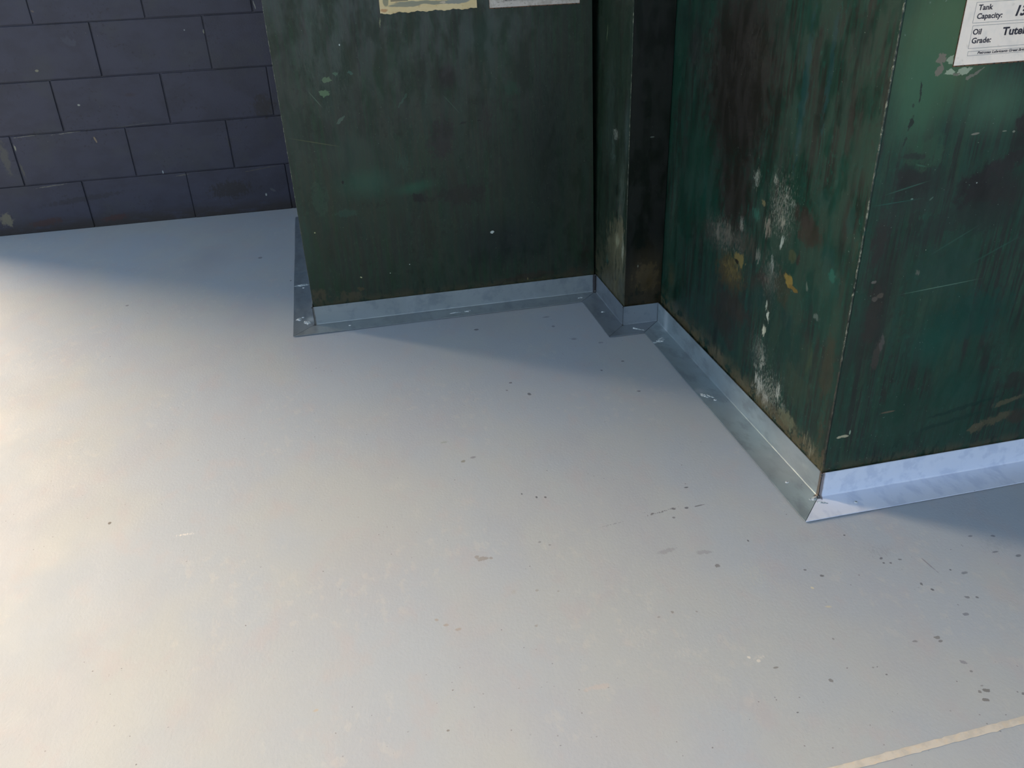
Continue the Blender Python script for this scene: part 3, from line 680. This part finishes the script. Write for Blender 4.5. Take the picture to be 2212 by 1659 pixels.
Z_E = zinc('mottled_zinc_sky_sheen', 'd0dbec', .5, metal=.1, c2='ccd8ea', c3='aebdd6', n3=.5, gain=1.05, marks=[(1.1394, -1.3391, 0.016, 0.016, 0, 0.8, '5a4636', 0.8, 'n'), (1.1976, -1.2561, 0.01, 0.01, 0, 0.8, '4a3c34', 0.7, 'n')])  # mottled zinc; sky reflection painted in as pale bluish diffuse colour
STEEL = Mat('bright_steel', 'd4dde2', 'xy', rough=.3, metal=.35)
STEEL.mix(STEEL.noise(300, 300, .5, .6), '8c969c', .6)
DARK = Mat('screw_recess', '20262a', 'xy', rough=.6)
WELD = Mat('weld_metal', '6a6f72', 'xz', rough=.35, metal=.9)
WELD.mix(WELD.noise(300, 300, .45, .6), '2b2422', .8)
SEAL = Mat('clear_sealant', 'c8d6dc', 'xy', rough=.16, spec=.8)
SEAL.mix(SEAL.noise(120, 120, .45, .6), '7f919b', .9)
SEAL.bump(SEAL.tex('ShaderNodeTexNoise', SEAL.uv, (90, 90, 1), 4, .7).outputs[0], .9, .006)

# ------------------------------------------------------------------ left tank
def panel(name, quad, depth, mat, parent, bw=.0008):
    bm = bmesh.new()
    if isinstance(mat, Tiles):
        q = [Vector(p) for p in quad]; slab(bm, quad, depth, max(1, round((q[1]-q[0]).length/.16)), max(1, round((q[3]-q[0]).length/.16)), mat); return link(name, bm, mat.mats, parent)
    prism(bm, quad, depth)
    if bw: bevel(bm, bw, 2)
    return link(name, bm, mat, parent)
def bead(name, p0, p1, r0, r1, mat, parent, n=160, seed=0):
    rnd = random.Random(seed); bm = bmesh.new(); p0 = Vector(p0); p1 = Vector(p1); pts = []
    for i in range(n+1):
        p = p0.lerp(p1, i/n); p += Vector((rnd.uniform(-1, 1), rnd.uniform(-1, 1), 0))*r0*.35; pts.append(p)
    tube(bm, pts, lambda i: rnd.uniform(r0, r1), 7); return link(name, bm, mat, parent)
HT = 1.62
lt = thing('oil_tank', 'dark green steel oil tank at left with yellowed notice, next to the navy block wall', 'tank', 'green steel oil tanks')
xr = lambda z: 1.0127-(z-.07)*.0200
xl = lambda z: .0040-(z-.07)*.0055
Y1 = .0045
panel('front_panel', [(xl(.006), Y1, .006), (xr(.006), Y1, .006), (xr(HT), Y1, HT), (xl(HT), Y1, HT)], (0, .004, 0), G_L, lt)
panel('side_panel', [(.0075, Y1+.0045, .006), (.0075, YW-.03, .006), (.0075, YW-.03, HT), (.0015, Y1+.0045, HT)], (.004, 0, 0), G_IN, lt)
panel('side_panel', [(.965, Y1+.0045, .006), (.965, YW-.03, .006), (.965, YW-.03, HT), (.965, Y1+.0045, HT)], (-.004, 0, 0), G_IN, lt)
panel('back_panel', [(.012, YW-.025, .006), (.96, YW-.025, .006), (.96, YW-.025, HT), (.012, YW-.025, HT)], (0, .004, 0), G_IN, lt)
panel('top_panel', [(-.004, Y1, HT+.0005), (.985, Y1, HT+.0005), (.985, YW-.02, HT+.0005), (-.004, YW-.02, HT+.0005)], (0, 0, .004), G_IN, lt)
o = bead('weld_seam', (xl(.08)+.0002, Y1+.0015, .08), (xl(HT)+.0002, Y1+.0015, HT), .0008, .0016, BEADM, lt, 260, 3)
o['label'] = 'pale chipped vertical edge of the left tank'

# ------------------------------------------------------------------ narrow pillar casing between the tanks
pc = thing('steel_casing', 'narrow dark green steel casing in the recess between the two oil tanks', 'casing')
XM = 1.0209; YM = -.3005
panel('side_panel', [(XM, YM, .006), (XM, .34, .006), (XM+.0, .34, HT), (XM, YM, HT)], (.003, 0, 0), G_MS, pc)
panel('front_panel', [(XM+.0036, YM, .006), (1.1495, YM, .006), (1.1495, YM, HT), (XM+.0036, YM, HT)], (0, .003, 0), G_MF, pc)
panel('back_panel', [(XM+.0036, .337, .006), (1.1495, .337, .006), (1.1495, .337, HT), (XM+.0036, .337, HT)], (0, .003, 0), G_IN, pc)
panel('top_panel', [(XM, YM, HT+.0005), (1.1495, YM, HT+.0005), (1.1495, .34, HT+.0005), (XM, .34, HT+.0005)], (0, 0, .004), G_IN, pc)
bead('weld_seam', (XM+.001, YM+.0005, .08), (XM+.001, YM+.0005, HT), .0007, .0013, BEADM, pc, 200, 4)

# ------------------------------------------------------------------ right tank
rt = thing('oil_tank', 'larger green steel oil tank at right with the white Tank Capacity notice', 'tank', 'green steel oil tanks')
YR = -1.3315; xs = lambda y: 1.1428+(y-YR)*(1.1515-1.1428)/(-.303-YR)
panel('side_panel', [(xs(YR), YR, .006), (xs(1.2), 1.2, .006), (xs(1.2), 1.2, HT+.1), (xs(YR), YR, HT+.1)], (.004, 0, 0), G_S, rt)
panel('front_panel', [(xs(YR)+.0045, YR, .006), (2.7, YR, .006), (2.7, YR, HT+.1), (xs(YR)+.0045, YR, HT+.1)], (0, .004, 0), G_R, rt)
panel('side_panel', [(2.70, YR+.0045, .006), (2.70, 1.2, .006), (2.70, 1.2, HT+.1), (2.70, YR+.0045, HT+.1)], (-.004, 0, 0), G_IN, rt)
panel('back_panel', [(1.18, 1.2, .006), (2.695, 1.2, .006), (2.695, 1.2, HT+.1), (1.18, 1.2, HT+.1)], (0, -.004, 0), G_IN, rt)
panel('top_panel', [(1.146, YR+.001, HT+.1005), (2.70, YR+.001, HT+.1005), (2.70, 1.2, HT+.1005), (1.17, 1.2, HT+.1005)], (0, 0, .004), G_IN, rt)
o = bead('weld_seam', (xs(YR)+.001, YR+.0008, .085), (xs(YR)+.001, YR+.0008, HT+.1), .0009, .0022, BEADM, rt, 330, 5)
o['label'] = 'pale scuffed weld running up the tank corner'

# ------------------------------------------------------------------ floor angles
HV = .0705; T = .002
PTS = [(-0.0038, 1.3000), (-0.0018, -0.0010), (1.0166, -0.0029), (1.0161, -0.3099), (1.1391, -0.3109), (1.1398, -1.3387), (2.6445, -1.3301)]      # bends, left to right
WD = [.073, .073, .0715, .073, .0735, .0745]        # floor leg widths
names = ['galvanised angle strip on the floor beside the left tank, running back to the navy wall',
 'long galvanised angle strip along the front foot of the left green tank',
 'short galvanised angle strip at the side foot of the narrow casing',
 'shortest galvanised angle strip, across the front of the narrow casing',
 'long diagonal galvanised angle strip along the side of the right tank',
 'bright bluish white galvanised angle strip along the front of the right tank']
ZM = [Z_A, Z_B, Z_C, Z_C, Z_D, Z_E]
def angle(i):
    a = Vector(PTS[i]); b = Vector(PTS[i+1]); t = (b-a); L = t.length; t.normalize(); n = Vector((t.y, -t.x))   # n points out over the floor
    if i == 0: pass
    wd = WD[i]
    def mit(j, other):
        # shift along t per unit of outward offset, at the corner shared with neighbour
        if other is None: return 0.
        o = Vector(PTS[other+1])-Vector(PTS[other]); o.normalize(); on = Vector((o.y, -o.x))
        m = (n+on); m = m/(m.dot(n)); return m.dot(t)
    k0 = mit(0, i-1 if i else None); k1 = mit(1, i+1 if i < len(PTS)-2 else None)
    g = .0010
    R = .0028; zb = .0022
    prof = [(wd, zb), (wd, zb+T)]
    for s in range(7):
        an = math.pi/2*s/6; prof.append((R-R*math.sin(an), zb+T+R-R*math.cos(an)))
    prof += [(0, HV), (-T, HV), (-T, zb)]
    bm = bmesh.new(); N = max(2, int(L/.03)); rings = []
    for q in range(N+1):
        ring = []
        for (u, z) in prof:
            s0 = k0*u+g; s1 = L+k1*u-g; s = s0+(s1-s0)*q/N
            wob = .0006*math.sin(s*9+i)*(1 if u > .02 else .3)
            p = a+t*s+n*(u+(wob if u > .02 else 0))
            ring.append(bm.verts.new((p.x, p.y, z)))
        rings.append(ring)
    M = len(prof)
    for A, B in zip(rings, rings[1:]):
        for q in range(M): bm.faces.new((A[q], A[(q+1) % M], B[(q+1) % M], B[q]))
    bm.faces.new(rings[0][::-1]); bm.faces.new(rings[-1])
    root = thing('floor_angle', names[i], 'metal trim', 'galvanised angles sealing the tanks to the floor')
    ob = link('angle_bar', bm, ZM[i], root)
    for f in ob.data.polygons: f.use_smooth = False
    return root
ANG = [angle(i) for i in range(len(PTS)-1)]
TOPZ = .0042
def screw(x, y, root, r=.0046, rot=.4):
    bm = bmesh.new(); prof = [(r, 0), (r*.95, .0008), (r*.7, .0017), (r*.35, .0021)]; n = 20; rings = []
    for (q, z) in prof: rings.append([bm.verts.new((q*math.cos(2*math.pi*k/n), q*math.sin(2*math.pi*k/n), z)) for k in range(n)])
    for A, B in zip(rings, rings[1:]):
        for k in range(n): bm.faces.new((A[k], A[(k+1) % n], B[(k+1) % n], B[k]))
    bm.faces.new(rings[-1]); bm.faces.new(rings[0][::-1])
    o = link('screw', bm, STEEL, root, (x, y, TOPZ))
    for p in o.data.polygons: p.use_smooth = True
    bm = bmesh.new(); l = r*.36; w_ = r*.08
    box(bm, -l, l, -w_, w_, .0019, .00222); box(bm, -w_, w_, -l, l, .0019, .00223)
    d = link('cross_slot', bm, DARK, o); d.rotation_euler.z = rot
    return o
for (i, x, y, rot) in [(1, 0.1177, -0.0413, 0.3), (1, 0.5335, -0.0441, 0.8), (1, 0.9506, -0.0438, 0.1), (2, 0.9851, -0.1860, 0.5), (3, 1.0456, -0.3420, 0.2), (4, 1.0970, -0.4619, 0.9), (4, 1.1014, -0.8570, 0.4), (4, 1.0995, -1.2671, 0.7), (5, 1.2123, -1.3787, 0.4), (0, -0.0390, 0.3612, 0.3), (0, -0.0411, 0.0755, 0.3)]: screw(x, y, ANG[i], rot=rot)
def weld(x, y, z, r, root, seed):
    bm = bmesh.new(); bmesh.ops.create_icosphere(bm, subdivisions=3, radius=r)
    for v in bm.verts: v.co *= 1+.35*mnoise.noise(v.co*(1.6/r)+Vector((seed, 0, 0)))
    bmesh.ops.scale(bm, vec=(1, 1, 1.25), verts=bm.verts)
    o = link('weld_tack', bm, WELD, root, (x, y, z))
    for p in o.data.polygons: p.use_smooth = True
for (i, x, y, z, r) in [(1, -0.0018, -0.0010, 0.0690, 0.0024), (1, -0.0028, -0.0030, 0.0055, 0.0026), (1, 1.0156, -0.0044, 0.0685, 0.0022), (1, 1.0146, -0.0049, 0.0060, 0.0030), (2, 1.0161, -0.3099, 0.0690, 0.0024), (2, 1.0151, -0.3119, 0.0055, 0.0026), (4, 1.1398, -1.3387, 0.0670, 0.0026), (4, 1.1398, -1.3387, 0.0600, 0.0020), (4, 1.1388, -1.3407, 0.0065, 0.0038)]: weld(x, y, z, r, ANG[i], i*3.3+z*50)
def smear(cx, cy, rx, ry, rot, root, seed, h=.0022, name='sealant_smear', mat=None):
    """thin crumpled patch lying on the floor leg"""
    bm = bmesh.new(); n = 44; m = 12; rnd = random.Random(seed); c = bm.verts.new((0, 0, h)); rings = []
    ph = [rnd.uniform(0, 6.28) for _ in range(6)]
    for j in range(1, m+1):
        f = j/m; ring = []
        for k in range(n):
            a = 2*math.pi*k/n; e = 1+.20*math.sin(2*a+ph[0])+.16*math.sin(3*a+ph[1])+.12*math.sin(5*a+ph[2])+.08*math.sin(9*a+ph[3])
            x = rx*f*e*math.cos(a); y = ry*f*e*math.sin(a)
            z = h*(1-f**2)+.0014*(1-f**4)*mnoise.noise(Vector((x*220, y*220, seed)))+.0007*(1-f**4)*mnoise.noise(Vector((x*600, y*600, seed)))
            ring.append(bm.verts.new((x, y, max(z, .0001))))
        rings.append(ring)
    for k in range(n): bm.faces.new((c, rings[0][k], rings[0][(k+1) % n]))
    for A, B in zip(rings, rings[1:]):
        for k in range(n): bm.faces.new((A[k], B[k], B[(k+1) % n], A[(k+1) % n]))
    low = [bm.verts.new((v.co.x, v.co.y, 0)) for v in rings[-1]]
    for k in range(n): bm.faces.new((rings[-1][k], low[k], low[(k+1) % n], rings[-1][(k+1) % n]))
    bm.faces.new(low[::-1])
    o = link(name, bm, mat or SEAL, root, (cx, cy, TOPZ)); o.rotation_euler.z = rot
    for p in o.data.polygons: p.use_smooth = True
    return o
for (i, x, y, rx, ry, rot, sd) in [(4, 1.0924, -0.4534, 0.022, 0.012, 0.5, 1), (4, 1.0876, -0.8284, 0.02, 0.008, -0.9, 2), (1, 0.4860, -0.0434, 0.016, 0.003, 0, 3), (1, 0.5330, -0.0410, 0.012, 0.007, 0.2, 4), (0, -0.0443, 0.3921, 0.028, 0.01, 0.2, 5), (0, -0.0556, 0.0634, 0.012, 0.01, 0.2, 6), (0, -0.0268, 0.0263, 0.01, 0.018, 0.2, 7), (4, 1.1274, -1.3414, 0.01, 0.007, 0.3, 8), (5, 1.1364, -1.3603, 0.012, 0.003, -0.4, 9), (3, 1.0543, -0.3541, 0.02, 0.0035, -0.6, 10), (1, 0.9434, -0.0460, 0.006, 0.004, 0, 11), (2, 0.9855, -0.1874, 0.006, 0.004, 0, 12)]: smear(x, y, rx, ry, rot, ANG[i], sd)

# ------------------------------------------------------------------ notices fixed on the tanks
PAPER = Mat('laminated_white_paper', 'ede0d0', 'xz', rough=.35, gain=1.08)
PAPER.mix(PAPER.noise(30, 20, .45, .65, 2), 'd8d0c4', .5); PAPER.mix(PAPER.noise(90, 90, .62, .7, 6), 'b9ab98', .3)
PAPERD = Mat('soiled_white_paper', 'c4bfb6', 'xz', rough=.4, gain=0.85)
PAPERD.mix(PAPERD.noise(40, 30, .42, .6, 3), 'aaa498', .8); PAPERD.mix(PAPERD.noise(130, 130, .58, .64, 6), '8f8574', .6)
INK = Mat('black_ink', '35323a', 'xz', rough=.6); LINE = Mat('grey_rule', '8d8a88', 'xz', rough=.6)
BACK = Mat('brown_backing', '6b4a33', 'xz', rough=.8); BACK.mix(BACK.noise(200, 200, .45, .6), '1d1714', .9)
def text(s, x, z, cap, y, parent, sx=1., bold=.0, shear=0.):
    cu = bpy.data.curves.new('t', 'FONT'); cu.body = s; cu.size = 1.; cu.offset = bold*.7; cu.shear = shear; cu.resolution_u = 3
    o = bpy.data.objects.new('t', cu); COL.objects.link(o); bpy.context.view_layer.update()
    me = bpy.data.meshes.new_from_object(o.evaluated_get(bpy.context.evaluated_depsgraph_get()))
    bpy.data.objects.remove(o); bpy.data.curves.remove(cu)
    k = cap/CAPH; k2 = k*1.0
    for v in me.vertices: v.co = Vector((x+v.co.x*sx*k2, y, z+v.co.y*k))
    return me
CAPH = 1.; _t = text('T', 0, 0, 1., 0, None); CAPH = max(v.co.z for v in _t.vertices)-min(v.co.z for v in _t.vertices); bpy.data.meshes.remove(_t)
def lettering(name, items, y, parent, mat):   # each printed line a part of the notice
    for it in items:
        bm = bmesh.new(); me = text(it[0], it[1], it[2], it[3], 0, parent, *it[4:]); bm.from_mesh(me); bpy.data.meshes.remove(me)
        r = bmesh.ops.extrude_face_region(bm, geom=list(bm.faces)); bmesh.ops.translate(bm, vec=(0, -.0002, 0), verts=[v for v in r['geom'] if isinstance(v, bmesh.types.BMVert)])
        bmesh.ops.translate(bm, vec=(0, y, 0), verts=bm.verts)
        me = bpy.data.meshes.new(name); bm.to_mesh(me); bm.free(); o = bpy.data.objects.new(name, me); COL.objects.link(o); me.materials.append(mat.m); o.parent = parent
def rules(boxes, y, parent, w_=.0006):
    bm = bmesh.new()
    for (x0, x1, z0, z1) in boxes:
        for (a, b, c, d) in ((x0, x1, z0, z0+w_), (x0, x1, z1-w_, z1), (x0, x0+w_, z0+w_, z1-w_), (x1-w_, x1, z0+w_, z1-w_)):
            box(bm, a, b, y-.0002, y, c, d)
    return link('ruled_boxes', bm, LINE, parent)
def notice(x0, z0, yface, paper, parent, label, wd=.297, ht=.21, footer_dx=0.):
    bm = bmesh.new(); box(bm, x0-.001, x0+wd+.001, yface-.0015, yface-.0001, z0-.0012, z0+ht+.002)
    nt = link('notice', bm, BACK, parent); nt['label'] = label
    bm = bmesh.new(); box(bm, x0, x0+wd, yface-.0021, yface-.00155, z0+.0012, z0+ht); link('paper', bm, paper, nt)
    yl = yface-.0022
    X = lambda d: x0+d
    Z = lambda d: z0+d
    rules([(X(.0236), X(.275), Z(.0164), Z(.0243)), (X(.0222), X(.275), Z(.0288), Z(.0677)), (X(.0200), X(.275), Z(.0716), Z(.1061)), (X(.0190), X(.275), Z(.1100), Z(.1500))], yl, nt)
    lettering('lettering', [('Tank', X(0.0263), Z(0.0929), 0.0086, 1.11, 0.035, 0), ('Capacity:', X(0.0262), Z(0.0785), 0.0087, 1.11, 0.035, 0), ('13', X(0.1013), Z(0.0799), 0.0162, 1.05, 0.05, 0.2), ('Oil', X(0.0247), Z(0.0525), 0.0089, 1.11, 0.035, 0), ('Grade:', X(0.0261), Z(0.0377), 0.0090, 1.11, 0.035, 0), ('Tutela', X(0.0869), Z(0.0483), 0.0128, 1.16, 0.045, 0.0), ('Petronas Lubricants Great Britain', X(0.0437), Z(0.0188), 0.0042, 1.27, 0.04, 0.2)], yl, nt, INK)
    return nt
notice(1.2659, 0.9469, YR, PAPER, rt, 'clean white notice reading Tank Capacity and Oil Grade')
notice(0.6675, 0.9776, Y1, PAPERD, lt, 'soiled white notice, right of the yellowed sheet', wd=.286)
# yellowed, water-stained sheet with a ragged foot
YEL = Mat('yellowed_laminate', 'd2bd86', 'xz', rough=.35, gain=0.85, warp=.006, wscale=25)
YEL.mix(YEL.noise(14, 30, .42, .62, 3), 'd9c794', .7); YEL.mix(YEL.noise(40, 40, .55, .68, 5), 'b5935a', .5)
x0, z0 = .3345, .9805
YEL.marks([(x0+.150, z0+.0235, .110, .0052, -1, .25, '7f8168', .95, None), (x0+.075, z0+.0190, .050, .0052, 0, .25, '84846a', .95, None), (x0+.235, z0+.0225, .042, .0062, 2, .25, '83867a', .95, None),
  (x0+.020, z0+.034, .0085, .017, 0, .3, '82805f', .95, None), (x0+.012, z0+.0075, .012, .0055, 0, .5, 'b07a3c', .8, None), (x0+.19, z0+.0225, .014, .005, 0, .5, 'b8ab90', .9, 'n')])
bm = bmesh.new(); n = 60; out = [(x0, Y1-.0016, z0+.21), (x0+.294, Y1-.0016, z0+.21)]
foot = [(x0+.294*(1-k/n), Y1-.0016, z0+.0016*math.sin(k*.55)+.0009*math.sin(k*1.7+1)-(.0016 if k > 50 else 0)) for k in range(n+1)]
prism(bm, out+foot, (0, .0007, 0)); ys = link('stained_sheet', bm, YEL, lt); ys['label'] = 'yellowed stained sheet with a ragged lower edge'
bm = bmesh.new(); box(bm, x0+.034, x0+.086, Y1-.0019, Y1-.00165, z0+.0305, z0+.060); link('printed_block', bm, Mat('brown_print', '7d7358', 'xz', rough=.5), ys)
# marker handwriting under the soiled notice
PEN = Mat('marker_pen', '0a1510', 'xz', rough=.5)
bm = bmesh.new()
for st in [[(0.8598, 0.9744), (0.8582, 0.9700), (0.8566, 0.9621), (0.8565, 0.9558), (0.8580, 0.9513), (0.8620, 0.9506), (0.8671, 0.9535), (0.8712, 0.9578)], [(0.8593, 0.9749), (0.8643, 0.9751), (0.8688, 0.9731), (0.8693, 0.9695)], [(0.8784, 0.9735), (0.8773, 0.9637), (0.8767, 0.9543)], [(0.8784, 0.9735), (0.8885, 0.9743)], [(0.8778, 0.9637), (0.8874, 0.9663)], [(0.8767, 0.9543), (0.8894, 0.9581)], [(0.8986, 0.9733), (0.8987, 0.9563)], [(0.8986, 0.9733), (0.9047, 0.9739), (0.9076, 0.9558)], [(0.8988, 0.9653), (0.9067, 0.9666)], [(0.9163, 0.9715), (0.9168, 0.9598)], [(0.9118, 0.9709), (0.9270, 0.9732)]]:
    for p, q in zip(st, st[1:]):
        p = Vector((p[0], 0, p[1])); q = Vector((q[0], 0, q[1])); d = (q-p).normalized(); s = Vector((-d.z, 0, d.x))*.0006
        prism(bm, [p-s+Vector((0, Y1-.0003, 0)), q-s+Vector((0, Y1-.0003, 0)), q+s+Vector((0, Y1-.0003, 0)), p+s+Vector((0, Y1-.0003, 0))], (0, .00025, 0))
link('marker_writing', bm, PEN, lt)

# ------------------------------------------------------------------ worn painted line on the floor
LM = Mat('worn_cream_line', 'cac9c2', 'xy', rough=.6, gain=0.95); LM.mix(LM.noise(30, 30, .42, .58, 2), 'b8b9b4', .8); LM.mix(LM.noise(90, 90, .5, .62, 4), 'cfc4b0', .4)
bm = bmesh.new(); A = ((0.7840, -1.9831), (1.1535, -1.9725)); B = ((0.8341, -1.9956), (1.1419, -1.9861)); n = 120; up = []; dn = []
for k in range(n+1):
    f = k/n*3.2-.35
    pa = Vector(A[0]).lerp(Vector(A[1]), f); pb = Vector(B[0]).lerp(Vector(B[1]), f); t = (pb-pa)
    up.append((pa-t*(.12*mnoise.noise(Vector((k*.9, 0, 0)))+.08*mnoise.noise(Vector((k*2.3, 4, 0))))).to_3d()); dn.append((pb+t*(.16*mnoise.noise(Vector((k*.9, 9, 0)))+.10*mnoise.noise(Vector((k*2.1, 14, 0))))).to_3d())
vu = [bm.verts.new((p.x, p.y, .0004)) for p in up]; vd = [bm.verts.new((p.x, p.y, .0004)) for p in dn]
lu = [bm.verts.new((p.x, p.y, 0)) for p in up]; ld = [bm.verts.new((p.x, p.y, 0)) for p in dn]
for k in range(n):
    bm.faces.new((vu[k], vu[k+1], vd[k+1], vd[k])); bm.faces.new((lu[k], lu[k+1], vu[k+1], vu[k])); bm.faces.new((ld[k], vd[k], vd[k+1], ld[k+1]))
    bm.faces.new((lu[k], ld[k], ld[k+1], lu[k+1]))
o = link('floor_line', bm, LM); o['label'] = 'worn cream painted line crossing the grey floor in front of the right tank'; o['category'] = 'floor marking'
